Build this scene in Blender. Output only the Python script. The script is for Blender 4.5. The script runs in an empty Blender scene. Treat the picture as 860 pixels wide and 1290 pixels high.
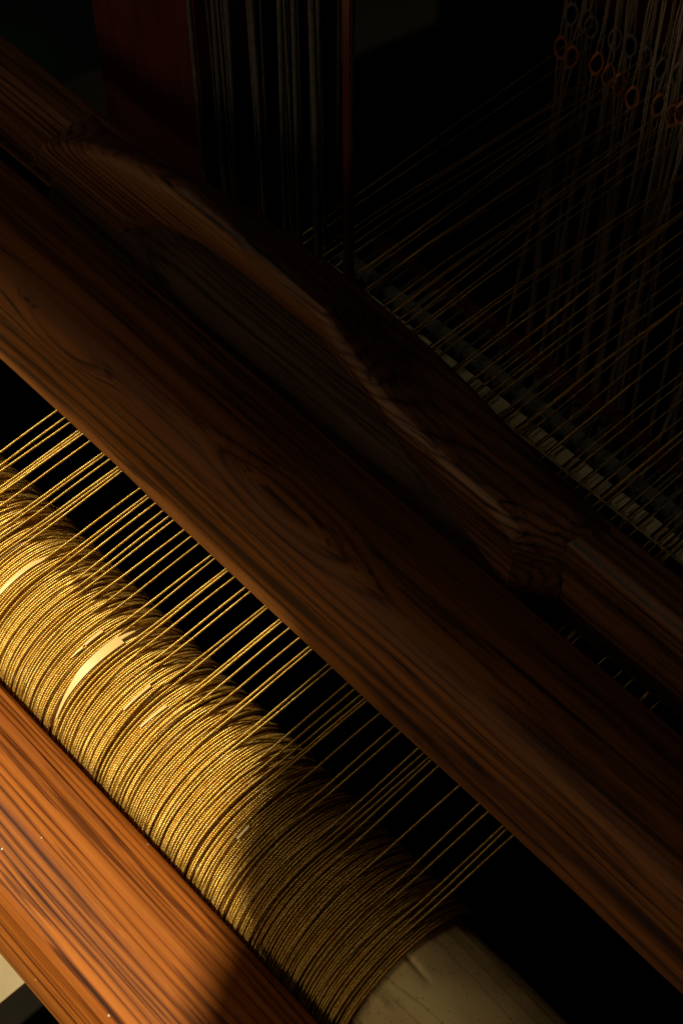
import bpy, bmesh, math, random
import numpy as np
from math import radians, sin, cos, pi, tan

random.seed(11)
rng = np.random.default_rng(11)
scene = bpy.context.scene
COL = scene.collection

# ------------------------------------------------------------------ camera
CAM = np.array([0.0, -0.24051, 0.86727])
AX_R = (0.68134, 0.73196, -0.00263)
AX_U = (-0.59521, 0.55614, 0.58003)
AX_F = (-0.42602, 0.39363, -0.81459)
cam_d = bpy.data.cameras.new('camera')
cam = bpy.data.objects.new('camera', cam_d)
COL.objects.link(cam)
from mathutils import Matrix, Vector
m = Matrix(((AX_R[0], AX_U[0], -AX_F[0], CAM[0]),
            (AX_R[1], AX_U[1], -AX_F[1], CAM[1]),
            (AX_R[2], AX_U[2], -AX_F[2], CAM[2]),
            (0, 0, 0, 1)))
cam.matrix_world = m
cam_d.lens = 2190.4 / 1290 * 36
cam_d.sensor_width = 36
cam_d.sensor_fit = 'AUTO'
cam_d.clip_start = 0.02
cam_d.clip_end = 60
cam_d.dof.use_dof = True
cam_d.dof.focus_distance = 0.965
cam_d.dof.aperture_fstop = 12.0
scene.camera = cam

# ------------------------------------------------------------------ world, lamps, exposure
world = bpy.data.worlds.new('World')
scene.world = world
world.use_nodes = True
bg = world.node_tree.nodes['Background']
bg.inputs['Color'].default_value = (0.8, 0.85, 1.0, 1)
bg.inputs['Strength'].default_value = 0.004

def aim(o, p, t):
    o.location = p
    o.rotation_euler = (Vector(t) - Vector(p)).to_track_quat('-Z', 'Y').to_euler()

KEY_DIR = np.array([-0.50, -0.42, 0.76]); KEY_DIR /= np.linalg.norm(KEY_DIR)
KEY_T = np.array([-0.45, 0.02, 0.05])
key_d = bpy.data.lights.new('window_lamp', 'SPOT')
key_d.energy = 610
key_d.color = (1.0, 0.86, 0.58)
key_d.shadow_soft_size = 0.007
key_d.spot_size = radians(34)
key_d.spot_blend = 0.3
key = bpy.data.objects.new('window_lamp', key_d)
COL.objects.link(key)
KEY_P = KEY_T + KEY_DIR * 3.0
aim(key, KEY_P, KEY_T)

fill_d = bpy.data.lights.new('fill_light', 'AREA')  # soft fill added for ambient light, no visible lamp
fill_d.shape = 'RECTANGLE'
fill_d.size = 0.9
fill_d.size_y = 0.7
fill_d.energy = 2.7
fill_d.color = (1.0, 0.77, 0.48)
fill = bpy.data.objects.new('fill_light', fill_d)
COL.objects.link(fill)
aim(fill, (-0.45, -1.5, 0.75), (-0.4, 0.05, 0.05))

top_d = bpy.data.lights.new('top_fill_light', 'AREA')  # overhead fill added to brighten reed, recess and beam tops
top_d.shape = 'RECTANGLE'
top_d.size = 0.4
top_d.size_y = 0.4
top_d.energy = 0.75
top_d.color = (1.0, 0.80, 0.56)
top = bpy.data.objects.new('top_fill_light', top_d)
COL.objects.link(top)
aim(top, (-1.0, -0.35, 1.2), (-0.45, 0.12, 0.1))

vs = scene.view_settings
vs.view_transform = 'Standard'
vs.look = 'None'
vs.exposure = 0.0
vs.gamma = 1.0
vs.use_curve_mapping = False
scene.cycles.max_bounces = 5
scene.cycles.use_denoising = True

# ------------------------------------------------------------------ helpers
def link(name, me, mat=None, parent=None, smooth=False):
    o = bpy.data.objects.new(name, me)
    COL.objects.link(o)
    if mat is not None and not me.materials:
        me.materials.append(mat)
    if smooth:
        me.polygons.foreach_set('use_smooth', [True] * len(me.polygons))
    if parent is not None:
        o.parent = parent
    return o

def mesh(name, v, f):
    me = bpy.data.meshes.new(name)
    me.from_pydata([tuple(p) for p in v], [], f)
    me.update()
    return me

def empty(name, loc, label, cat, group=None):
    o = bpy.data.objects.new(name, None)
    o.empty_display_size = 0.05
    COL.objects.link(o)
    o.location = loc
    return tag(o, label, cat, group)

def tag(o, label=None, cat=None, group=None, kind=None):
    if label: o['label'] = label
    if cat: o['category'] = cat
    if group: o['group'] = group
    if kind: o['kind'] = kind
    return o

def round_poly(pts, r, n=5):
    """round the corners of a closed (y,z) polygon"""
    out = []
    N = len(pts)
    rs = r if isinstance(r, (list, tuple)) else [r] * N
    for i in range(N):
        p = np.array(pts[i], float); a = np.array(pts[i-1], float); b = np.array(pts[(i+1) % N], float)
        rr = rs[i]
        if rr <= 0:
            out.append(p); continue
        da = a - p; db = b - p
        la = min(rr, np.linalg.norm(da) * .48); lb = min(rr, np.linalg.norm(db) * .48)
        A = p + da / np.linalg.norm(da) * la; B = p + db / np.linalg.norm(db) * lb
        for k in range(n + 1):
            t = k / n
            out.append((1-t)**2 * A + 2*t*(1-t) * p + t*t * B)
    return out

def resample(pts, step):
    """densify a closed polygon so no edge is longer than step"""
    out = []
    N = len(pts)
    for i in range(N):
        a = np.array(pts[i]); b = np.array(pts[(i+1) % N])
        n = max(1, int(np.ceil(np.linalg.norm(b - a) / step)))
        for k in range(n):
            out.append(a + (b - a) * k / n)
    return out

def wob(x, seed, amp):
    r = random.Random(seed)
    s = 0
    for fr in (3, 7, 15, 31):
        s += sin(x * fr * 2 * pi * (0.7 + 0.6 * r.random()) + r.random() * 6.28) / fr * 3
    return s * amp * .5

def loft_mesh(name, xs, fn, origin=(0, 0, 0)):
    """fn(x) -> closed list of (y,z); same count at each x"""
    v, f = [], []
    n = None
    for x in xs:
        P = fn(x)
        n = len(P)
        for q in P:
            if len(q) == 3:
                v.append((q[0]-origin[0], q[1]-origin[1], q[2]-origin[2]))
            else:
                v.append((x-origin[0], q[0]-origin[1], q[1]-origin[2]))
    for i in range(len(xs) - 1):
        for k in range(n):
            k2 = (k + 1) % n
            f.append((i*n+k, i*n+k2, (i+1)*n+k2, (i+1)*n+k))
    f.append(tuple(range(n)))
    f.append(tuple(reversed(range((len(xs)-1)*n, len(xs)*n))))
    me = mesh(name, v, f)
    bm = bmesh.new(); bm.from_mesh(me)
    bmesh.ops.recalc_face_normals(bm, faces=bm.faces)
    bm.to_mesh(me); bm.free()
    me.polygons.foreach_set('use_smooth', [True] * len(me.polygons))
    return me

def auto_smooth(me, deg=35):
    bm = bmesh.new(); bm.from_mesh(me)
    for e in bm.edges:
        if len(e.link_faces) == 2 and e.calc_face_angle(0) > radians(deg):
            e.smooth = False
    bm.to_mesh(me); bm.free()

def box_mesh(name, c, s, bevel=0.0):
    bm = bmesh.new()
    bmesh.ops.create_cube(bm, size=1)
    for v in bm.verts:
        v.co = Vector((v.co.x*s[0]+c[0], v.co.y*s[1]+c[1], v.co.z*s[2]+c[2]))
    if bevel:
        bmesh.ops.bevel(bm, geom=list(bm.edges), offset=bevel, segments=2, affect='EDGES')
    me = bpy.data.meshes.new(name); bm.to_mesh(me); bm.free()
    return me

def tube_arrays(path, r, sides=6, closed=False):
    """path Nx3 -> verts, faces"""
    path = np.asarray(path, float)
    N = len(path)
    T = np.gradient(path, axis=0)
    if closed:
        T = np.roll(path, -1, 0) - np.roll(path, 1, 0)
    T /= np.linalg.norm(T, axis=1)[:, None]
    up = np.tile(np.array([1.0, 0, 0]), (N, 1))
    bad = np.abs((up * T).sum(1)) > .95
    up[bad] = (0, 1, 0)
    A = np.cross(T, up); A /= np.linalg.norm(A, axis=1)[:, None]
    B = np.cross(T, A)
    rr = np.broadcast_to(np.asarray(r, float), (N,))
    ang = np.arange(sides) / sides * 2 * pi
    V = (path[:, None, :] + rr[:, None, None] * (np.cos(ang)[None, :, None] * A[:, None, :] + np.sin(ang)[None, :, None] * B[:, None, :])).reshape(-1, 3)
    F = []
    M = N if closed else N - 1
    for i in range(M):
        j = (i + 1) % N
        for k in range(sides):
            k2 = (k + 1) % sides
            F.append((i*sides+k, i*sides+k2, j*sides+k2, j*sides+k))
    if not closed:
        F.append(tuple(reversed(range(sides)))); F.append(tuple(range((N-1)*sides, N*sides)))
    return V, F

def join_arrays(parts):
    V, F, o = [], [], 0
    for v, f in parts:
        V.append(v); F += [tuple(i + o for i in q) for q in f]; o += len(v)
    return np.concatenate(V), F

def ray(px, py):
    d = (px-430)/2190.4*np.array(AX_R) - (py-645)/2190.4*np.array(AX_U) + np.array(AX_F)
    return d
def at_z(px, py, z):
    d = ray(px, py); t = (z - CAM[2])/d[2]
    return CAM + t*d

# ------------------------------------------------------------------ materials
def new_mat(name):
    mt = bpy.data.materials.new(name)
    mt.use_nodes = True
    nt = mt.node_tree
    return mt, nt, nt.nodes, nt.links, nt.nodes['Principled BSDF']

def ramp(nodes, stops, interp='LINEAR'):
    r = nodes.new('ShaderNodeValToRGB')
    r.color_ramp.interpolation = interp
    e = r.color_ramp.elements
    e[0].position, e[0].color = stops[0][0], (*stops[0][1], 1)
    e[1].position, e[1].color = stops[-1][0], (*stops[-1][1], 1)
    for p, c in stops[1:-1]:
        x = e.new(p); x.color = (*c, 1)
    return r

def wood(name, dark, mid, light, scale=60, pith=(0.02, -0.06), dist=4.0, rough=0.45, bump=0.35, knots=(), late=0.5, fibre=0.5, coat=0.0, speck=0.0, spec=0.3, fade=.8, vary=.35, streak=.75):
    """growth rings about an axis along X, streched fibre noise, raised late wood, optional knots, dust specks"""
    mt, nt, N, L, bs = new_mat(name)
    tc = N.new('ShaderNodeTexCoord')
    src = tc.outputs['Object']
    # slow warp along the grain
    mp0 = N.new('ShaderNodeMapping'); mp0.inputs['Scale'].default_value = (2.6, 24, 24)
    L.new(src, mp0.inputs['Vector'])
    n0 = N.new('ShaderNodeTexNoise'); n0.inputs['Scale'].default_value = 1.0; n0.inputs['Detail'].default_value = 3
    L.new(mp0.outputs[0], n0.inputs['Vector'])
    sub = N.new('ShaderNodeVectorMath'); sub.operation = 'SUBTRACT'; sub.inputs[1].default_value = (.5, .5, .5)
    L.new(n0.outputs['Color'], sub.inputs[0])
    scl = N.new('ShaderNodeVectorMath'); scl.operation = 'MULTIPLY'; scl.inputs[1].default_value = (0, 0.0042*dist, 0.0042*dist)
    L.new(sub.outputs[0], scl.inputs[0])
    add = N.new('ShaderNodeVectorMath'); add.operation = 'ADD'
    L.new(src, add.inputs[0]); L.new(scl.outputs[0], add.inputs[1])
    mp5 = N.new('ShaderNodeMapping'); mp5.inputs['Scale'].default_value = (1.1, 85, 85)
    L.new(src, mp5.inputs['Vector'])
    n5 = N.new('ShaderNodeTexNoise'); n5.inputs['Scale'].default_value = 1.0; n5.inputs['Detail'].default_value = 2
    L.new(mp5.outputs[0], n5.inputs['Vector'])
    sub5 = N.new('ShaderNodeVectorMath'); sub5.operation = 'SUBTRACT'; sub5.inputs[1].default_value = (.5, .5, .5)
    L.new(n5.outputs['Color'], sub5.inputs[0])
    sc5 = N.new('ShaderNodeVectorMath'); sc5.operation = 'MULTIPLY_ADD'; sc5.inputs[1].default_value = (0, vary/scale, vary/scale)
    L.new(sub5.outputs[0], sc5.inputs[0]); L.new(add.outputs[0], sc5.inputs[2])
    vec = sc5.outputs[0]
    for (kx, ky, kz, kr, ka) in knots:
        # pull the rings round a knot
        d = N.new('ShaderNodeVectorMath'); d.operation = 'SUBTRACT'; d.inputs[1].default_value = (kx, ky, kz)
        L.new(src, d.inputs[0])
        ds = N.new('ShaderNodeVectorMath'); ds.operation = 'MULTIPLY'; ds.inputs[1].default_value = (0.28, 1, 1)
        L.new(d.outputs[0], ds.inputs[0])
        ln = N.new('ShaderNodeVectorMath'); ln.operation = 'LENGTH'; L.new(ds.outputs[0], ln.inputs[0])
        mr = N.new('ShaderNodeMapRange'); mr.interpolation_type = 'SMOOTHERSTEP'
        mr.inputs['From Min'].default_value = 0; mr.inputs['From Max'].default_value = kr
        mr.inputs['To Min'].default_value = ka; mr.inputs['To Max'].default_value = 0
        L.new(ln.outputs['Value'], mr.inputs['Value'])
        cmb = N.new('ShaderNodeCombineXYZ'); L.new(mr.outputs[0], cmb.inputs['Y']); L.new(mr.outputs[0], cmb.inputs['Z'])
        ad2 = N.new('ShaderNodeVectorMath'); ad2.operation = 'ADD'
        L.new(vec, ad2.inputs[0]); L.new(cmb.outputs[0], ad2.inputs[1])
        vec = ad2.outputs[0]
    off = N.new('ShaderNodeVectorMath'); off.operation = 'ADD'; off.inputs[1].default_value = (0, -pith[0], -pith[1])
    L.new(vec, off.inputs[0])
    wv = N.new('ShaderNodeTexWave'); wv.wave_type = 'RINGS'; wv.rings_direction = 'X'; wv.wave_profile = 'SAW'
    wv.inputs['Scale'].default_value = scale
    wv.inputs['Distortion'].default_value = 0.0
    L.new(off.outputs[0], wv.inputs['Vector'])
    # fibres
    mp1 = N.new('ShaderNodeMapping'); mp1.inputs['Scale'].default_value = (7, 300, 300)
    L.new(src, mp1.inputs['Vector'])
    n1 = N.new('ShaderNodeTexNoise'); n1.inputs['Scale'].default_value = 1.0; n1.inputs['Detail'].default_value = 4; n1.inputs['Roughness'].default_value = .65
    L.new(mp1.outputs[0], n1.inputs['Vector'])
    mp2 = N.new('ShaderNodeMapping'); mp2.inputs['Scale'].default_value = (4, 60, 60)
    L.new(src, mp2.inputs['Vector'])
    n2 = N.new('ShaderNodeTexNoise'); n2.inputs['Scale'].default_value = 1.0; n2.inputs['Detail'].default_value = 5
    L.new(mp2.outputs[0], n2.inputs['Vector'])
    # ring value with ragged edge: ring + (fibre-.5)*k
    fm = N.new('ShaderNodeMath'); fm.operation = 'MULTIPLY_ADD'; fm.inputs[1].default_value = fibre; fm.inputs[2].default_value = -fibre * .5
    L.new(n1.outputs['Fac'], fm.inputs[0])
    sm = N.new('ShaderNodeMath'); sm.operation = 'ADD'; L.new(wv.outputs['Fac'], sm.inputs[0]); L.new(fm.outputs[0], sm.inputs[1])
    cr = ramp(N, [(0.0, dark), (0.10, mid), (1-late, light), (0.80, mid), (0.94, dark), (1.0, dark)])
    L.new(sm.outputs[0], cr.inputs['Fac'])
    # lines fade in and out
    mp6 = N.new('ShaderNodeMapping'); mp6.inputs['Scale'].default_value = (2.5, 38, 38); mp6.inputs['Location'].default_value = (7.1, 2.2, 4.4)
    L.new(src, mp6.inputs['Vector'])
    n6 = N.new('ShaderNodeTexNoise'); n6.inputs['Scale'].default_value = 1.0; n6.inputs['Detail'].default_value = 3
    L.new(mp6.outputs[0], n6.inputs['Vector'])
    mr6 = N.new('ShaderNodeMapRange'); mr6.inputs['From Min'].default_value = .42; mr6.inputs['From Max'].default_value = .68
    mr6.inputs['To Min'].default_value = 0.0; mr6.inputs['To Max'].default_value = fade
    L.new(n6.outputs['Fac'], mr6.inputs['Value'])
    mx6 = N.new('ShaderNodeMix'); mx6.data_type = 'RGBA'
    L.new(mr6.outputs[0], mx6.inputs['Factor']); L.new(cr.outputs['Color'], mx6.inputs[6]); mx6.inputs[7].default_value = (*mid, 1)
    # broad tone variation
    r2 = ramp(N, [(0.28, (.52, .46, .42)), (.55, (1, 1, 1)), (.8, (1.12, 1.05, .95))])
    L.new(n2.outputs['Fac'], r2.inputs['Fac'])
    mx = N.new('ShaderNodeMix'); mx.data_type = 'RGBA'; mx.blend_type = 'MULTIPLY'; mx.inputs['Factor'].default_value = .85
    L.new(mx6.outputs[2], mx.inputs[6]); L.new(r2.outputs['Color'], mx.inputs[7])
    colour = mx.outputs[2]
    mp4 = N.new('ShaderNodeMapping'); mp4.inputs['Scale'].default_value = (9, 330, 330); mp4.inputs['Location'].default_value = (3.3, 1.7, 5.1)
    L.new(vec, mp4.inputs['Vector'])
    n4 = N.new('ShaderNodeTexNoise'); n4.inputs['Scale'].default_value = 1.0; n4.inputs['Detail'].default_value = 3
    L.new(mp4.outputs[0], n4.inputs['Vector'])
    r4 = ramp(N, [(.34, (.25, .2, .18)), (.45, (1, 1, 1))])
    L.new(n4.outputs['Fac'], r4.inputs['Fac'])
    mx4 = N.new('ShaderNodeMix'); mx4.data_type = 'RGBA'; mx4.blend_type = 'MULTIPLY'; mx4.inputs['Factor'].default_value = .9
    L.new(colour, mx4.inputs[6]); L.new(r4.outputs['Color'], mx4.inputs[7])
    colour = mx4.outputs[2]
    if streak:
        mp7 = N.new('ShaderNodeMapping'); mp7.inputs['Scale'].default_value = (4.5, 70, 70); mp7.inputs['Location'].default_value = (1.9, 8.3, 2.7)
        L.new(vec, mp7.inputs['Vector'])
        n7 = N.new('ShaderNodeTexNoise'); n7.inputs['Scale'].default_value = 1.0; n7.inputs['Detail'].default_value = 6; n7.inputs['Roughness'].default_value = .6
        L.new(mp7.outputs[0], n7.inputs['Vector'])
        r7 = ramp(N, [(.30, (.12, .11, .12)), (.37, (.45, .42, .42)), (.43, (1, 1, 1))])
        L.new(n7.outputs['Fac'], r7.inputs['Fac'])
        mx7 = N.new('ShaderNodeMix'); mx7.data_type = 'RGBA'; mx7.blend_type = 'MULTIPLY'; mx7.inputs['Factor'].default_value = streak
        L.new(colour, mx7.inputs[6]); L.new(r7.outputs['Color'], mx7.inputs[7])
        colour = mx7.outputs[2]
    if speck:
        mp3 = N.new('ShaderNodeMapping'); mp3.inputs['Scale'].default_value = (1, 1, 1)
        L.new(src, mp3.inputs['Vector'])
        vo = N.new('ShaderNodeTexVoronoi'); vo.inputs['Scale'].default_value = 170; L.new(mp3.outputs[0], vo.inputs['Vector'])
        lt = N.new('ShaderNodeMath'); lt.operation = 'LESS_THAN'; lt.inputs[1].default_value = speck
        L.new(vo.outputs['Distance'], lt.inputs[0])
        sp = N.new('ShaderNodeSeparateColor'); L.new(vo.outputs['Color'], sp.inputs[0])
        gt = N.new('ShaderNodeMath'); gt.operation = 'GREATER_THAN'; gt.inputs[1].default_value = .95
        L.new(sp.outputs[0], gt.inputs[0])
        ml = N.new('ShaderNodeMath'); ml.operation = 'MULTIPLY'; L.new(lt.outputs[0], ml.inputs[0]); L.new(gt.outputs[0], ml.inputs[1])
        m3 = N.new('ShaderNodeMix'); m3.data_type = 'RGBA'; L.new(ml.outputs[0], m3.inputs['Factor'])
        L.new(colour, m3.inputs[6]); m3.inputs[7].default_value = (.62, .55, .45, 1)
        colour = m3.outputs[2]
    L.new(colour, bs.inputs['Base Color'])
    rr = N.new('ShaderNodeMapRange'); rr.inputs['To Min'].default_value = rough - .08; rr.inputs['To Max'].default_value = rough + .2
    L.new(n2.outputs['Fac'], rr.inputs['Value']); L.new(rr.outputs[0], bs.inputs['Roughness'])
    bs.inputs['Specular IOR Level'].default_value = spec
    if coat:
        bs.inputs['Coat Weight'].default_value = coat; bs.inputs['Coat Roughness'].default_value = .3
    # bump: late wood stands proud, fibres
    hm = N.new('ShaderNodeMath'); hm.operation = 'MULTIPLY_ADD'; hm.inputs[1].default_value = .5
    L.new(n1.outputs['Fac'], hm.inputs[0]); L.new(wv.outputs['Fac'], hm.inputs[2])
    bp = N.new('ShaderNodeBump'); bp.inputs['Strength'].default_value = bump; bp.inputs['Distance'].default_value = .0011
    L.new(hm.outputs[0], bp.inputs['Height']); L.new(bp.outputs[0], bs.inputs['Normal'])
    return mt

def plain(name, col, rough=.6, var=.25, scale=60, metal=0.0, bump=0.0, stretch=(1, 1, 1), veins=False):
    mt, nt, N, L, bs = new_mat(name)
    tc = N.new('ShaderNodeTexCoord')
    mp = N.new('ShaderNodeMapping'); mp.inputs['Scale'].default_value = stretch
    L.new(tc.outputs['Object'], mp.inputs['Vector'])
    n = N.new('ShaderNodeTexNoise'); n.inputs['Scale'].default_value = scale; n.inputs['Detail'].default_value = 5
    L.new(mp.outputs[0], n.inputs['Vector'])
    if veins:
        mv = N.new('ShaderNodeMapping'); mv.inputs['Scale'].default_value = (3.5, 26, 26)
        L.new(tc.outputs['Object'], mv.inputs['Vector'])
        nv = N.new('ShaderNodeTexNoise'); nv.inputs['Scale'].default_value = 3.0; nv.inputs['Detail'].default_value = 4
        L.new(mv.outputs[0], nv.inputs['Vector'])
        mixv = N.new('ShaderNodeVectorMath'); mixv.operation = 'MULTIPLY_ADD'; mixv.inputs[1].default_value = (.5, .5, .5)
        L.new(nv.outputs['Color'], mixv.inputs[0]); L.new(mv.outputs[0], mixv.inputs[2])
        vv = N.new('ShaderNodeTexVoronoi'); vv.feature = 'DISTANCE_TO_EDGE'; vv.inputs['Scale'].default_value = 1.6
        L.new(mixv.outputs[0], vv.inputs['Vector'])
        rv = ramp(N, [(0.0, (.18, .14, .09)), (.012, (.5, .44, .34)), (.04, (1, 1, 1))])
        L.new(vv.outputs['Distance'], rv.inputs['Fac'])
        sv = N.new('ShaderNodeTexVoronoi'); sv.inputs['Scale'].default_value = 260
        L.new(tc.outputs['Object'], sv.inputs['Vector'])
        rs = ramp(N, [(.10, (.35, .28, .2)), (.22, (1, 1, 1))])
        L.new(sv.outputs['Distance'], rs.inputs['Fac'])
    lo = tuple(c * (1 - var) for c in col); hi = tuple(min(1, c * (1 + var)) for c in col)
    r = ramp(N, [(.3, lo), (.7, hi)])
    L.new(n.outputs['Fac'], r.inputs['Fac']); colr = r.outputs['Color']
    if veins:
        for src_ in (rv, rs):
            mm = N.new('ShaderNodeMix'); mm.data_type = 'RGBA'; mm.blend_type = 'MULTIPLY'; mm.inputs['Factor'].default_value = .4 if src_ is rv else .45
            L.new(colr, mm.inputs[6]); L.new(src_.outputs['Color'], mm.inputs[7]); colr = mm.outputs[2]
    L.new(colr, bs.inputs['Base Color'])
    bs.inputs['Roughness'].default_value = rough; bs.inputs['Metallic'].default_value = metal
    if bump:
        bp = N.new('ShaderNodeBump'); bp.inputs['Strength'].default_value = bump; bp.inputs['Distance'].default_value = .002
        L.new(n.outputs['Fac'], bp.inputs['Height']); L.new(bp.outputs[0], bs.inputs['Normal'])
    return mt

def gold_mat(name):
    mt, nt, N, L, bs = new_mat(name)
    tc = N.new('ShaderNodeTexCoord')
    oi = N.new('ShaderNodeObjectInfo')
    sh = N.new('ShaderNodeVectorMath'); sh.operation = 'MULTIPLY_ADD'
    sh.inputs[1].default_value = (1, 1, 1)
    L.new(tc.outputs['Object'], sh.inputs[0])
    cb = N.new('ShaderNodeCombineXYZ'); 
    ml = N.new('ShaderNodeMath'); ml.operation = 'MULTIPLY'; ml.inputs[1].default_value = 7.3
    L.new(oi.outputs['Random'], ml.inputs[0]); L.new(ml.outputs[0], cb.inputs[0]); L.new(ml.outputs[0], cb.inputs[1])
    L.new(cb.outputs[0], sh.inputs[2])
    vo = N.new('ShaderNodeTexVoronoi'); vo.inputs['Scale'].default_value = 1100
    L.new(sh.outputs[0], vo.inputs['Vector'])
    sp = N.new('ShaderNodeSeparateColor'); L.new(vo.outputs['Color'], sp.inputs[0])
    r = ramp(N, [(0, (.62, .36, .05)), (.25, (.80, .53, .11)), (.6, (.90, .67, .19)), (.84, (.74, .60, .16)), (.93, (.93, .76, .40)), (1, (.75, .34, .08))])
    L.new(sp.outputs[0], r.inputs['Fac'])
    # long patches of tone along the cord, and a tone per cord
    no = N.new('ShaderNodeTexNoise'); no.inputs['Scale'].default_value = 45; no.inputs['Detail'].default_value = 2
    L.new(sh.outputs[0], no.inputs['Vector'])
    r2 = ramp(N, [(.3, (.78, .72, .62)), (.6, (1, 1, 1))])
    L.new(no.outputs['Fac'], r2.inputs['Fac'])
    r3 = ramp(N, [(0, (.80, .72, .60)), (.5, (1, 1, 1)), (1, (1.0, .93, .82))])
    L.new(oi.outputs['Random'], r3.inputs['Fac'])
    mx = N.new('ShaderNodeMix'); mx.data_type = 'RGBA'; mx.blend_type = 'MULTIPLY'; mx.inputs['Factor'].default_value = 1
    L.new(r.outputs['Color'], mx.inputs[6]); L.new(r2.outputs['Color'], mx.inputs[7])
    mx2 = N.new('ShaderNodeMix'); mx2.data_type = 'RGBA'; mx2.blend_type = 'MULTIPLY'; mx2.inputs['Factor'].default_value = 1
    L.new(mx.outputs[2], mx2.inputs[6]); L.new(r3.outputs['Color'], mx2.inputs[7])
    L.new(mx2.outputs[2], bs.inputs['Base Color'])
    bs.inputs['Metallic'].default_value = .88
    mr = N.new('ShaderNodeMapRange'); mr.inputs['To Min'].default_value = .30; mr.inputs['To Max'].default_value = .5
    L.new(sp.outputs[1], mr.inputs['Value']); L.new(mr.outputs[0], bs.inputs['Roughness'])
    return mt

M_GOLD = gold_mat('gold_foil_cord')
M_ORANGE = wood('varnished_orange_wood', (.060, .015, .005), (.335, .094, .012), (.48, .160, .024), scale=66, pith=(.26, .60), dist=1.7, rough=.55, bump=.7, late=.42, fibre=.6, coat=.0, speck=.11, fade=.75, spec=.12, vary=.8)
M_BEAM = wood('dark_brown_wood', (.070, .026, .008), (.205, .070, .013), (.29, .106, .021), scale=42, pith=(.01, -.17), dist=3.6, rough=.58, bump=.35, late=.45, fibre=.5, coat=0, vary=.7,
              knots=[(-.015, -.018, .050, .026, .014), (-.20, -.034, .045, .018, .010)])
M_BATTEN = wood('worn_batten_wood', (.022, .010, .006), (.110, .043, .015), (.17, .070, .024), scale=66, pith=(.16, .10), dist=1.8, rough=.45, bump=.8, late=.5, fibre=.5)
M_WORN = wood('worn_pale_edge_wood', (.055, .025, .012), (.15, .072, .034), (.24, .125, .068), scale=66, pith=(.16, .10), dist=1.8, rough=.6, bump=.9, late=.5, fibre=.9)
M_HOLLOW = wood('grey_brown_shaded_hollow', (.016, .010, .007), (.050, .027, .015), (.072, .040, .024), scale=66, pith=(.16, .10), dist=1.8, rough=.5, bump=.5, late=.5, fibre=.5)  # grey-brown wood, darkened to paint in the shade of the scoop
M_RED = plain('red_lacquered_wood', (.078, .014, .010), rough=.5, var=.35, scale=14, stretch=(6, 6, 1))
M_PAPER = plain('cream_wrapping_paper', (.88, .62, .28), rough=.8, var=.28, scale=30, bump=.6, veins=True)
M_STRIP = plain('pale_gilt_paper', (.80, .58, .22), rough=.5, var=.06, scale=90)
M_SLAT = plain('pale_bamboo', (.62, .57, .34), rough=.55, var=.2, scale=30, stretch=(4, 60, 60))
M_DULL = plain('grey_green_bamboo', (.13, .135, .10), rough=.5, var=.4, scale=40, stretch=(6, 60, 60))
M_CORD = plain('grey_heddle_twine', (.40, .31, .22), rough=.7, var=.3, scale=300)
M_EYE = plain('amber_glass_ring', (.75, .23, .08), rough=.3, var=.5, scale=220)
M_EYE2 = plain('grey_twine_ring', (.36, .31, .25), rough=.5, var=.4, scale=220)
M_FLOOR = plain('dark_floor', (.010, .0085, .0055), rough=.7, var=.5, scale=5)
M_FLOOR.node_tree.nodes['Principled BSDF'].inputs['Specular IOR Level'].default_value = .05
M_PALE = plain('pale_beige', (.36, .30, .17), rough=.8, var=.1, scale=20)
M_BLOCKER = plain('dark_blocker', (.03, .026, .022), rough=.9, var=.3, scale=8)
M_HANG = plain('grey_hanging_cord', (.085, .072, .056), rough=.8, var=.35, scale=200)

# ------------------------------------------------------------------ floor and what lies on it
tag(link('floor', mesh('floor', [(-6, -4, -1.0), (4, -4, -1.0), (4, 7, -1.0), (-6, 7, -1.0)], [(0, 1, 2, 3)]), M_FLOOR), kind='structure')

def slab(name, pts, z, h, mat, label, cat):
    n = len(pts)
    v = [(p[0], p[1], z) for p in pts] + [(p[0], p[1], z + h) for p in pts]
    f = [tuple(reversed(range(n))), tuple(range(n, 2*n))] + [(i, (i+1) % n, n + (i+1) % n, n + i) for i in range(n)]
    c = np.mean(np.array(v), 0)
    v = [(p[0]-c[0], p[1]-c[1], p[2]-z) for p in v]
    o = link(name, mesh(name, v, f), mat)
    o.location = (c[0], c[1], z)
    return tag(o, label, cat)

q = at_z(14, 1247, -.3)
slab('pale_slab', [(q[0]-.5, -.32), (q[0], -.32), (q[0], -.06), (q[0]-.5, -.06)], -.31, .004, M_PALE, 'pale patch ending at a shadow edge past the orange beam at the lower left', 'mat')  # slab's end stands in for a soft shadow edge

def fl(px, py): return at_z(px, py, -.99)[:2]
slab('pale_slab', [fl(80, 104), fl(142, 80), fl(160, 180), fl(84, 130)], -1.0, .01, M_PALE, 'dim beige slab on the floor at the far upper left beside the red post', 'mat')  # thin pale slab lying on the floor
M_GREEN = plain('dull_green_cloth', (.10, .20, .13), rough=.9, var=.6, scale=4)
slab('green_cloth', [fl(-30, -30), fl(150, -30), fl(146, 76), fl(84, 101), fl(-30, 40)], -1.0, .01, M_GREEN, 'dim green cloth on the floor in the upper left corner', 'cloth')
slab('floor_slab', [fl(425, 77), fl(550, 25), fl(552, -40), fl(425, -40)], -1.0, .01, M_PALE, 'dim grey slab on the floor at the top right of the hanging cords', 'sheet')  # another thin floor slab in the same pale tone

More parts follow.
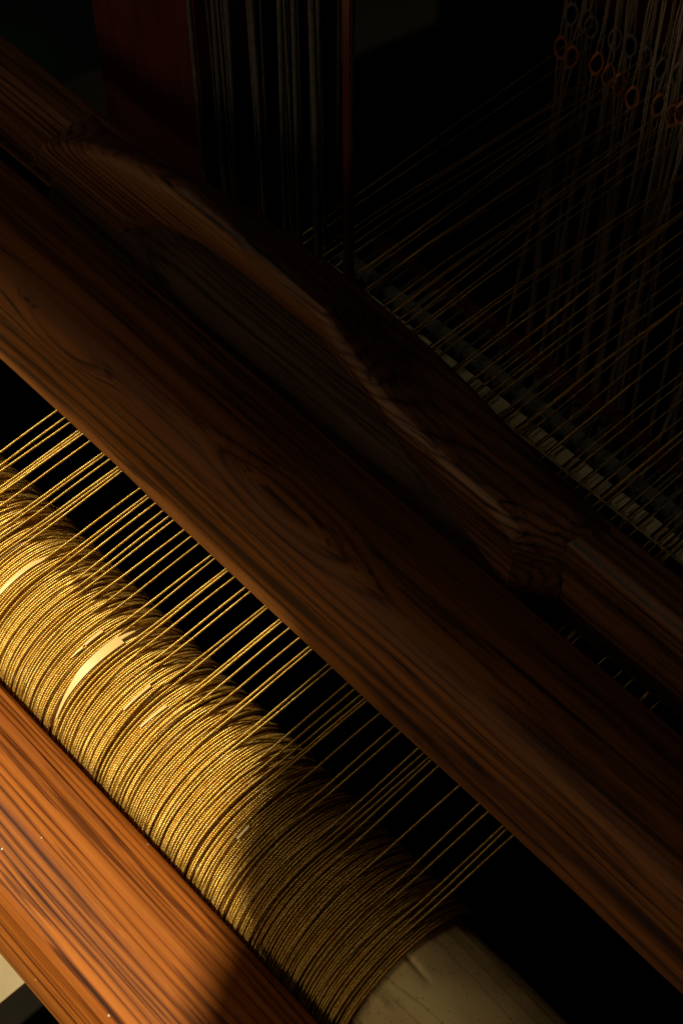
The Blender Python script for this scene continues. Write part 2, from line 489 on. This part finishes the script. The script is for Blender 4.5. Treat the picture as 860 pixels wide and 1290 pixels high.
# ------------------------------------------------------------------ unseen boards added to block and shape the key light, with an opening
CZ = 1.5
kf = (KEY_P[2] - CZ)
yA = KEY_P[1] + (.078 - KEY_P[1]) * kf / (KEY_P[2] - .056)
xB = KEY_P[0] + (-.312 - KEY_P[0]) * kf / (KEY_P[2] - .045)
def blocker_x(y):          # skewed right edge of the opening
    x = -.333 - .45*y
    return KEY_P[0] + (x - KEY_P[0]) * kf / (KEY_P[2] - .045), KEY_P[1] + (y - KEY_P[1]) * kf / (KEY_P[2] - .045)
xa, ya = blocker_x(.078); xb, yb = blocker_x(-1.6)
def blocker_piece(pts):
    n = len(pts)
    v = [(p[0], p[1], CZ) for p in pts] + [(p[0], p[1], CZ + .01) for p in pts]
    f = [tuple(reversed(range(n))), tuple(range(n, 2*n))] + [(i, (i+1) % n, n + (i+1) % n, n + i) for i in range(n)]
    return tag(link('light_blocker', mesh('light_blocker', v, f), M_BLOCKER), kind='structure')
blocker_piece([(-4, yA), (3, yA), (3, 4), (-4, 4)])
SW = .0013                      # short slit added to throw a faint glint band on the shaded roll
ys = KEY_P[1] + (-.0213 - KEY_P[1]) * kf / (KEY_P[2] - .045)
xs_ = xa + (xb - xa) * (yA - ys) / (yA - yb)
def cx_(x): return KEY_P[0] + (x - KEY_P[0]) * kf / (KEY_P[2] - .045)
xg0, xg1 = cx_(-.296), cx_(-.232)
blocker_piece([(xb, yb), (3, yb), (3, ys - SW), (xs_, ys - SW)])
blocker_piece([(xs_, ys + SW), (3, ys + SW), (3, yA - .0005), (xa, yA - .0005)])
blocker_piece([(xs_, ys - SW + .0002), (xg0, ys - SW + .0002), (xg0, ys + SW - .0002), (xs_, ys + SW - .0002)])
blocker_piece([(xg1, ys - SW + .0002), (3, ys - SW + .0002), (3, ys + SW - .0002), (xg1, ys + SW - .0002)])

# ------------------------------------------------------------------ timbers
def timber(name, x0, x1, prof, r, mat, label, cat, step=.012, wobble=.0008, seed=1, parent=None):
    P = resample(round_poly(prof, r, 6), step)
    base = np.array(P)
    c = base.mean(0)
    nrm = base - c; nrm /= np.linalg.norm(nrm, axis=1)[:, None]
    xs = np.linspace(x0, x1, 90)
    org = ((x0 + x1)/2, c[0], base[:, 1].min())
    def fn(x):
        return [b + n * wob(x, seed + (i // 5), wobble) for i, (b, n) in enumerate(zip(base, nrm))]
    me = loft_mesh(name, xs, fn, org if parent is None else (0, 0, 0))
    auto_smooth(me, 40)
    o = link(name, me, mat, parent)
    if parent is None:
        o.location = org
        tag(o, label, cat)
    return o

timber('front_beam', -1.8, 0.6, [(-.0512, .027), (-.088, .0275), (-.1263, .012), (-.1397, -.040), (-.126, -.095), (-.068, -.65), (-.05, -.65)],  # hidden lower skirt and long left end added to block light underneath
       [.006, .05, .009, .02, .02, .005, .01], M_ORANGE, 'bright varnished orange wooden beam with dark grain stripes along the lower left corner', 'beam', seed=3)
timber('breast_beam', -1.3, 0.5, [(.0737, .0622), (.0943, .115), (.1280, .1105), (.1672, .0895), (.166, .0628)],
       [.004, .016, .03, .006, .003], M_BEAM, 'broad dark brown wooden beam running diagonally above the gold cords', 'beam', seed=9, wobble=.0007)

# batten: rail with a carved hand grip
batten = empty('batten', (-.45, .2, .06), 'dark swinging batten beam behind the broad beam, with a carved hand grip on it', 'batten')
bo = np.array(batten.location)
def into(o, parent):
    o.parent = parent
    o.matrix_parent_inverse = Matrix.Translation(-Vector(parent.location))
    return o
P = [(.1855, .1285), (.1915, .1340), (.2162, .1290), (.2180, .0612), (.1865, .0612)]
rail = timber('rail', -1.5, 0.5, P, [.005, .006, .006, .003, .003], M_BATTEN, None, None, seed=21, wobble=.0006, parent=batten)
into(rail, batten)

RIMW = .0007
gx = np.array([-0.7237, -0.7123, -0.6641, -0.6165, -0.5734, -0.5014, -0.4576, -0.4394, -0.4089, -0.361, -0.3324, -0.3157, -0.3089])
gz = np.array([0.1142, 0.1336, 0.1639, 0.1839, 0.193, 0.1899, 0.1861, 0.1737, 0.1569, 0.1473, 0.147, 0.1385, 0.1258])
sx = np.array([-0.7237, -0.6411, -0.6363, -0.6313, -0.5937, -0.56, -0.5225, -0.458, -0.4302, -0.4087, -0.3897, -0.3588, -0.3254, -0.3089])
sz = np.array([0.1085, 0.109, 0.1107, 0.119, 0.1472, 0.1618, 0.1652, 0.1647, 0.1541, 0.1443, 0.1252, 0.1113, 0.0908, 0.087])
bx = np.array([-0.7237, -0.6457, -0.5734, -0.4905, -0.43, -0.3927, -0.3497, -0.3089])
bz = np.array([0.1385, 0.1385, 0.1385, 0.1385, 0.1385, 0.1385, 0.1385, 0.1385])
def back_y(x, z):   # follow the photographed back edge
    ph = np.interp(x, [-.7236, -.642, -.573, -.491, -.431, -.392, -.294], [58.3, 57.95, 57.35, 57.2, 57.35, 57.6, 58.6])
    return CAM[1] + (CAM[2] - z) / tan(radians(ph))
def grip(x):
    zt = float(np.interp(x, gx, gz)); zs = min(float(np.interp(x, sx, sz)), zt - .006)
    zb = float(np.interp(x, bx, bz)); zb = min(zb, zt - .0008)
    yb = back_y(x, zb)
    yf = .166
    w = wob(x, 5, .0005); w2 = wob(x * 2.3, 6, .0006) + wob(x * 9, 16, RIMW)
    zt += w2
    b = .0622
    zs = max(zs, b + .0002)
    dp = min(.0188, (zs - b) * .42)
    front = [(yf + w, zs + (zt - zs) * .2), (yf + w, zs + (zt - zs) * .5), (yf + w, zt - .009), (yf + .0006 + w, zt - .005), (yf + .0022 + w, zt - .002), (yf + .005, zt)]
    scoop = [(yf + .0008 + dp * f, b + (zs - b) * g) for g, f in ((0, 0), (.2, .2), (.45, .5), (.68, .76), (.86, .95), (.955, 1.0), (.99, .8), (1, .12))]
    sec = [(.1850, b)] + scoop + front + [(yf + .011, zt - .0015),
            (yf + (yb - yf) * .55, zt + (zb - zt) * .5 + .001), (yb - .006, zb), (yb - .001, zb - .003), (yb, zb - .008), (yb - .002, .098), (.2186, .098), (.1850, .098)]
    e = max(0., min(1., (x + .40) / .091)) ** 1.5
    return [(x + e * .95 * (min(q[0], .200) - yf), q[0], q[1]) for q in sec]
xs = np.concatenate([np.linspace(-.7236, -.6445, 18), np.linspace(-.643, -.629, 14), np.linspace(-.627, -.309, 110)])
gm = loft_mesh('hand_grip', xs, grip)
# ragged end grain
vr = np.array([v.co[:] for v in gm.vertices])
for v in gm.vertices:
    if v.co.x - .95*(min(v.co.y, .2) - .166) > -.3125:
        v.co.x += rng.normal(0, .0009)
auto_smooth(gm, 50)
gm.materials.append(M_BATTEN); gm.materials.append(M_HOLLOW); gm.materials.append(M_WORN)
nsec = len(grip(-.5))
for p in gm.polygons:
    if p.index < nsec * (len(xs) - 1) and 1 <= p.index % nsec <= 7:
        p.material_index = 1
    if p.index < nsec * (len(xs) - 1) and 12 <= p.index % nsec <= 13 and p.center.x > -.46:
        p.material_index = 2
go = link('hand_grip', gm, None, batten); into(go, batten)
go['label'] = 'raised carved hand grip with a scooped hollow and rough right end'

# ------------------------------------------------------------------ the gold roll
R_CORE, R_BASE, R_OUT = .0460, .0474, .0491
PLY = .00043
PITCH = .0024
def plied(path, per_pitch=6, sides=5, phase=0.0, pitch=PITCH, ply=PLY):
    """two plies twisted round a resampled centre line"""
    path = np.asarray(path, float)
    seg = np.linalg.norm(np.diff(path, axis=0), axis=1)
    s = np.concatenate([[0], np.cumsum(seg)])
    n = int(s[-1] / pitch * per_pitch)
    t = np.linspace(0, s[-1], n)
    P = np.stack([np.interp(t, s, path[:, k]) for k in range(3)], 1)
    T = np.gradient(P, axis=0); T /= np.linalg.norm(T, axis=1)[:, None]
    X = np.tile([1.0, 0, 0], (n, 1)); B = np.cross(T, X)
    t_ = np.clip((P[:, 1] - .12)/.12, 0, 1)
    ply = ply * (1 - .32*t_*t_*(3 - 2*t_))      # thinned behind the beam to stand in for dimmer light there
    parts = []
    for h in (0, pi):
        a = 2*pi*t/pitch + phase + h
        parts.append(tube_arrays(P + ply[:, None] * (np.cos(a)[:, None] * X + np.sin(a)[:, None] * B), ply * 1.0, sides))
    return join_arrays(parts)

def ring_path(R, a0=-30, a1=225, n=260):
    th = np.radians(np.linspace(a0, a1, n))
    return np.stack([0*th, R*np.cos(th), R*np.sin(th)], 1)

roll = empty('warp_roll', (-.45, 0, 0), 'large roll wound with rows of gold cord on a cream paper core', 'roll')
# core: paper in overlapping layers with seams
nx, nt_ = 190, 420
xs = np.concatenate([np.linspace(-1.7, -.26, 30), np.linspace(-.255, .12, nx - 30)])
V = []
for x in xs:
    for j in range(nt_):
        th = 2*pi*j/nt_
        d = math.degrees(th)
        s1 = 49.5 + 2.0*sin(x*40) * .6
        s2 = 129 + (x + .2112) * 480 + 2*sin(x*90)
        r = R_CORE + .0004*sin(3*th + x*14) + .00025*sin(7*th - x*45)
        if x > -.24:
            r += -.0026 if d < s1 else 0.0
            if d > s2 and d < 200: r += -.0022
            cr = (d - (93 + (x+.213)*80)) / 1.8
            r += -.0016 * math.exp(-cr*cr) * max(0, 1 - abs((x + .207)/.016))
        V.append((x, r*cos(th), r*sin(th)))
F = [(i*nt_+j, i*nt_+(j+1) % nt_, (i+1)*nt_+(j+1) % nt_, (i+1)*nt_+j) for i in range(nx-1) for j in range(nt_)]
F.append(tuple(range(nt_))); F.append(tuple(reversed(range((nx-1)*nt_, nx*nt_))))
cm = mesh('paper_core', V, F)
bm = bmesh.new(); bm.from_mesh(cm); bmesh.ops.recalc_face_normals(bm, faces=bm.faces); bm.to_mesh(cm); bm.free()
o = link('paper_core', cm, M_PAPER, roll, smooth=True); into(o, roll)

GAPS = [(-.4472, .0052, 84, 150), (-.519, .0022, 70, 130)]
X_END = -.2125
# base layer: packed turns, one joined part
parts = []
x = -.70
tmpl = plied(ring_path(R_BASE), 4, 4)
while x < X_END - .0012:
    if not any(abs(x - g[0]) < g[1] * .5 for g in GAPS):
        v = tmpl[0].copy()
        v[:, 1:] *= 1 + random.uniform(-.004, .006)
        v[:, 0] += x
        parts.append((v, tmpl[1]))
    x += .00176 * 1.02 + random.uniform(0, .0002)
V, F = join_arrays(parts)
bo_ = link('cord_winding', mesh('cord_winding', V, F), M_GOLD, roll, smooth=True); into(bo_, roll)
bo_['kind'] = 'stuff'

# cords that lift off the roll and run back under the beam: crossing points on the photo's beam edge
EDGE = [75.6, 81.9, 93.0, 95.8, 98.6, 108.2, 124.4, 127.5, 133.7, 143.7, 146.4, 149.1, 172.6, 182.4, 185.3, 193.2, 203.5, 211, 216, 229, 238, 248, 264, 268.6,
        282.4, 285.3, 293.7, 307, 312.8, 332.0, 335.0, 351.0, 353.8, 362.6, 376, 388.2, 391.2, 411.4, 416, 437, 446.3, 454.4, 459, 462.6, 480, 497.7, 505.8, 529,
        536, 543, 546.5, 554.7, 581.4, 605.8, 616.3, 635, 639.5, 647.7]
EDGE_Y = [(0, 465), (195, 640), (430, 857), (550, 960), (860, 1252)]
EX = [float(at_z(e, np.interp(e, [a for a, b in EDGE_Y], [b for a, b in EDGE_Y]), .0515)[0]) for e in EDGE]
for k in range(1):       # further cords beyond the left edge of the picture
    EX.insert(0, EX[0] - random.uniform(.003, .009))

TOP = R_OUT + .0006
def long_path(rise, shed):
    a = np.radians(np.linspace(215, 90, 150))
    arc = np.stack([0*a, TOP*np.cos(a), TOP*np.sin(a)], 1)
    y = np.linspace(0.0015, .66, 60)
    st = np.stack([.00022*np.sin(y*23 + rise*900)*np.minimum(1, y/.03) + .00008*np.sin(y*71 + rise*300), y, TOP + rise*y*np.minimum(1, y/.05) + np.maximum(0, y - .33)*shed], 1)
    return np.concatenate([arc, st])
long_meshes = []
for rise, ph in ((.044, 0), (.0425, 1.2), (.038, 2.3), (.041, 4.0), (.036, .7), (.042, 3.1)):
    V, F = plied(long_path(rise, sin(ph*7.3)*.09), 6, 5, ph)
    me = mesh('gold_cord', V, F)
    me.materials.append(M_GOLD); me.polygons.foreach_set('use_smooth', [True]*len(me.polygons))
    long_meshes.append(me)

ORD = ['first', 'second', 'third', 'fourth', 'fifth', 'sixth', 'seventh', 'eighth', 'ninth', 'tenth', 'eleventh', 'twelfth', 'thirteenth', 'fourteenth', 'fifteenth',
       'sixteenth', 'seventeenth', 'eighteenth', 'nineteenth', 'twentieth']
def ordinal(n):
    if n <= 20: return ORD[n-1]
    tens = {2: 'twenty', 3: 'thirty', 4: 'forty', 5: 'fifty', 6: 'sixty'}
    if n % 10 == 0: return {2: 'twentieth', 3: 'thirtieth', 4: 'fortieth', 5: 'fiftieth', 6: 'sixtieth'}[n//10]
    return tens[n//10] + '-' + ORD[n % 10 - 1]

cord_x, REAR = [], []
for i, x in enumerate(EX):
    o = link('gold_cord', long_meshes[(i * 5 + i // 3) % 6])
    j = random.uniform(-.0012, .0012)
    o.location = (x + j, 0, 0)
    o.rotation_euler = (0, 0, j / .078)
    cord_x.append(x + j); REAR.append((x + j, j / .078))
    n = i
    if n >= 1:
        m_ = len(EX) - i
        lit = 'bright' if n <= 36 else 'dim'
        if m_ < n: lab = f'{lit} gold cord running from roll to brown beam, {ordinal(m_)} from the lower right'
        else: lab = f'{lit} gold cord running from roll to brown beam, {ordinal(n)} from the upper left'
    else:
        lab = 'gold cord at the left edge of the picture, before the first one in full view'
    tag(o, lab, 'cord', 'gold cords running from the roll under the beam')

# outer layer: full turns between the leaving ones
ring_meshes = []
for ph in (0, 1.0, 2.1, 3.3, 4.4, 5.2):
    V, F = plied(ring_path(R_OUT), 6, 5, ph)
    me = mesh('cord_turn', V, F)
    me.materials.append(M_GOLD); me.polygons.foreach_set('use_smooth', [True]*len(me.polygons))
    ring_meshes.append(me)
x = -.62
k = 0
while x < X_END:
    near = min(abs(x - c) for c in cord_x)
    gap = any(abs(x - g[0]) < g[1] * .5 + .0005 for g in GAPS)
    if near > .00105 and not gap:
        o = link('cord_turn', ring_meshes[k % 6], None, roll)
        o.location = (x + .45, 0, 0)
        s = 1 + random.choice([0, 0, .003, .006, .010, -.003]) + random.uniform(-.002, .002)
        o.scale = (1, s, s)
        o.rotation_euler = (random.uniform(0, 6.28) * 0, random.gauss(0, .003), random.gauss(0, .007))
        k += 1
    x += .00158 + random.choice([0, 0, .0001, .0003]) 

for i in range(16):
    x = -.60 + .385 * (i + random.random()) / 16
    if any(abs(x - g[0]) < .012 for g in GAPS): continue
    o = link('cord_turn', ring_meshes[i % 6], None, roll)
    o.location = (x + .45, 0, 0)
    s = 1.022 + random.uniform(0, .012)
    o.scale = (1, s, s)
    o.rotation_euler = (0, random.gauss(0, .022), random.choice([-1, 1]) * random.uniform(.03, .07))

# strips of pale gilt paper showing between the turns
def strip(pts, lift=.0003):
    """pts: (x, theta deg, half width)"""
    th = np.array([p[1] for p in pts]); xx = np.array([p[0] for p in pts]); hw = np.array([p[2] for p in pts])
    order = np.argsort(th); th, xx, hw = th[order], xx[order], hw[order]
    T = np.linspace(th[0], th[-1], 40)
    v, f = [], []
    R = R_OUT + .0017 + lift
    for t in T:
        x = np.interp(t, th, xx); w = np.interp(t, th, hw)
        a = radians(t)
        for dx, r in ((-w, R-.0012), (-w, R), (w, R), (w, R-.0012)):
            v.append((x + dx + .45, r*cos(a), r*sin(a)))
    n = len(T)
    for i in range(n-1):
        for q in range(3):
            f.append((i*4+q, i*4+q+1, (i+1)*4+q+1, (i+1)*4+q))
    f += [(0, 1, 2, 3), (4*n-1, 4*n-2, 4*n-3, 4*n-4)]
    me = mesh('paper_strip', v, f)
    bm = bmesh.new(); bm.from_mesh(me); bmesh.ops.recalc_face_normals(bm, faces=bm.faces); bm.to_mesh(me); bm.free()
    return link('paper_strip', me, M_STRIP, roll)
strip([(-.4440, 147, .0004), (-.4455, 132, .0011), (-.4468, 112, .0025), (-.4468, 95, .0029), (-.4468, 81.5, .0029)])
strip([(-.4478, 81.5, .0012), (-.4476, 70, .0007)], .0001)
strip([(-.5195, 118, .0010), (-.5195, 89, .0014), (-.5180, 74, .0008)])
strip([(-.4580, 111, .0003), (-.4575, 102, .0005)])
strip([(-.4578, 100, .0007), (-.4580, 86, .0009)])
strip([(-.4130, 111, .0004), (-.4132, 89, .0008)])
strip([(-.3988, 111, .0004), (-.3979, 91, .0010)])
strip([(-.3158, 116, .0006), (-.3158, 106, .0007)])

# ------------------------------------------------------------------ reed
reed = empty('reed', (-.4, .29, .05), 'long reed behind the batten with pale bamboo slat, dull rail and reddish cap', 'reed')
def bar(name, c, s, mat, parent, bevel=.0012):
    o = link(name, box_mesh(name, c, s, bevel), mat, parent); into(o, parent); return o
bar('slat', (.0, .2735, .0545), (1.15, .0112, .006), M_SLAT, reed)
bar('rail', (.0, .2925, .052), (1.15, .0085, .006), M_DULL, reed)
bar('cap', (.0, .3180, .0500), (1.15, .0125, .012), M_RED, reed, .003)
dm = box_mesh('dent', (0, .3, .0528), (.0022, .034, .0016), .0005)
dm.materials.append(M_DULL)
wm = box_mesh('dent', (0, .274, .0580), (.0019, .0150, .0009))  # dark bars added beside the cords, standing in for threads in shade
wm.materials.append(plain('shaded_thread_black', (.012, .011, .009), rough=.6))
for cx, cr_ in REAR:
    xr = cx - cr_ * .27 - .0019
    if -.57 < xr:
        o = link('dent', wm, None, reed); into(o, reed); o.location = (xr, 0, 0)
xd = -.57
while xd < -.2:
    o = link('dent', dm, None, reed); into(o, reed); o.location = (xd, 0, 0)
    xd += .0085 + random.uniform(-.001, .001)

# ------------------------------------------------------------------ heddles
def eyelet_mesh(mat):
    n = 28
    a = np.linspace(0, 2*pi, n, endpoint=False)
    # pointed oval
    x = .0045*np.sin(a)*(1 + .02*np.cos(2*a)); z = .0080*np.cos(a)*(1 + .16*np.cos(2*a))
    V, F = tube_arrays(np.stack([x, 0*a + .0004*np.sin(2*a), z], 1), .0008 + .0007*np.abs(np.cos(a))**5, 6, True)
    me = mesh('eyelet', V, F); me.materials.append(mat); me.polygons.foreach_set('use_smooth', [True]*len(me.polygons))
    return me
def cord_mesh(name, z0, z1, mat, r=.0011, fork=True):
    parts = []
    for s in (-1, 1):
        zz = np.array([z0, z0 + (z1-z0)*.04, z0 + (z1-z0)*.3, z1])
        xx = s*np.array([.0016 if fork else .0006, .0009, .0006, .0006])
        t = np.linspace(0, 1, 60)
        Z = z0 + (z1 - z0)*t
        X = np.interp(t, [0, .04, .3, 1], xx) + .0003*np.sin(t*40 + s)
        parts.append(tube_arrays(np.stack([X, 0*t + .0004*np.cos(t*50), Z], 1), r*.62, 5))
    V, F = join_arrays(parts)
    me = mesh(name, V, F); me.materials.append(mat); me.polygons.foreach_set('use_smooth', [True]*len(me.polygons))
    return me
E_AMB, E_GRY = eyelet_mesh(M_EYE), eyelet_mesh(M_EYE2)
U_C = cord_mesh('upper_cord', .0085, .42, M_CORD)
L_C = cord_mesh('lower_cord', -.0085, -.65, M_CORD)
def heddle(x, y, z, eye, label, group, lean=0.0, turn=0.0):
    h = empty('heddle', (x, y, z), label, 'heddle', group)
    h.rotation_euler = (lean, random.gauss(.012, .028), turn)
    link('upper_cord', U_C, None, h); link('eyelet', eye, None, h); link('lower_cord', L_C, None, h)
    return h
def at_y(px, py, y):
    d = ray(px, py); t = (y - CAM[1])/d[1]
    return CAM + t*d
LOWER = [(706, 60), (719, 72), (751, 80), (766, 94), (779, 106), (796, 123), (829, 132), (846, 145), (858, 142), (880, 165), (897, 178), (915, 195)]
UPPER = [(719, 18), (738, 26), (744, 34), (774, 49), (793, 58), (812, 73), (832, 86), (854, 92), (876, 108), (898, 126)]
for i, (px, py) in enumerate(LOWER):
    if px > 866: continue
    p = at_y(px, py, .528)
    lab = f'heddle with rust-orange ring, {ordinal(i+1)} from the left in the lower row of rings'
    heddle(p[0], p[1], p[2], E_AMB, lab, 'heddles of the lower row of rings', random.gauss(0, .022), random.uniform(-.5, .5) + .8)
for i, (px, py) in enumerate(UPPER):
    if px > 866: continue
    p = at_y(px, py, .552)
    lab = f'heddle with grey ring, {ordinal(i+1)} from the left in the upper row of rings'
    heddle(p[0], p[1], p[2], E_GRY, lab, 'heddles of the upper row of rings', random.gauss(0, .022), random.uniform(-.5, .5) + .8)
for row in range(2):
    for i in range(15):
        y = (.50, .60)[row]
        x = (-.505, -.585)[row] + .0145*i + random.uniform(-.005, .005)
        heddle(x, y, .30 + random.uniform(-.01, .01), E_GRY, f'plain grey twine heddle, {ordinal(i+1)} from the left in the row {("before", "behind")[row]} the rings',
               'plain heddles hanging around the ring rows', random.gauss(0, .03), random.uniform(-.4, .4) + .8)

# ------------------------------------------------------------------ post, hanging cords, crossbar at the back
p0, p1 = at_y(142, 149, .28), at_y(265, 215, .28)
post = link('loom_post', box_mesh('loom_post', (0, .02, .35), (abs(p1[0]-p0[0]), .05, 1.2), .003), M_RED)
post.location = ((p0[0]+p1[0])/2, .28, -.05)
tag(post, 'upright dark red wooden loom post at the upper left behind the batten', 'post')
pr = at_y(418, 200, .262)
edge = link('loom_upright', box_mesh('loom_upright', (0, 0, .35), (.0075, .004, 1.1), .001), M_RED)
edge.location = (pr[0], .275, .0)
tag(edge, 'thin dark reddish upright strip on the right of the hanging grey cords', 'post')
hx = [268, 273, 281, 286, 293, 299, 306, 310, 314, 322, 326, 331, 340, 344, 347, 355, 359, 362, 371, 379, 384, 388, 394, 399, 405, 410]
for i, h in enumerate(hx):
    p = at_y(h, 200, .28)
    r = random.choice([.0008, .0012, .0017, .0022])
    t = np.linspace(0, 1, 40)
    V, F = tube_arrays(np.stack([.0008*np.sin(t*9 + i), .002*np.cos(t*6 + i*2), t*1.0], 1), r, 7)
    me = mesh('hanging_cord', V, F)
    o = link('hanging_cord', me, M_HANG, None, True)
    o.location = (p[0], .28 + random.uniform(-.01, .012), -.05)
    tag(o, f'grey cord hanging upright between the red post and the thin strip, {ordinal(i+1)} from the left', 'cord', 'grey cords hanging by the red post')
c0 = at_y(820, 22, .72)
cb = link('crossbar', box_mesh('crossbar', (0, 0, 0), (1.4, .10, .05), .004), M_RED)
cb.location = (c0[0] + .60, .79, c0[2] - .02)
tag(cb, 'dark red crossbar in the upper right corner behind the heddles', 'crossbar')
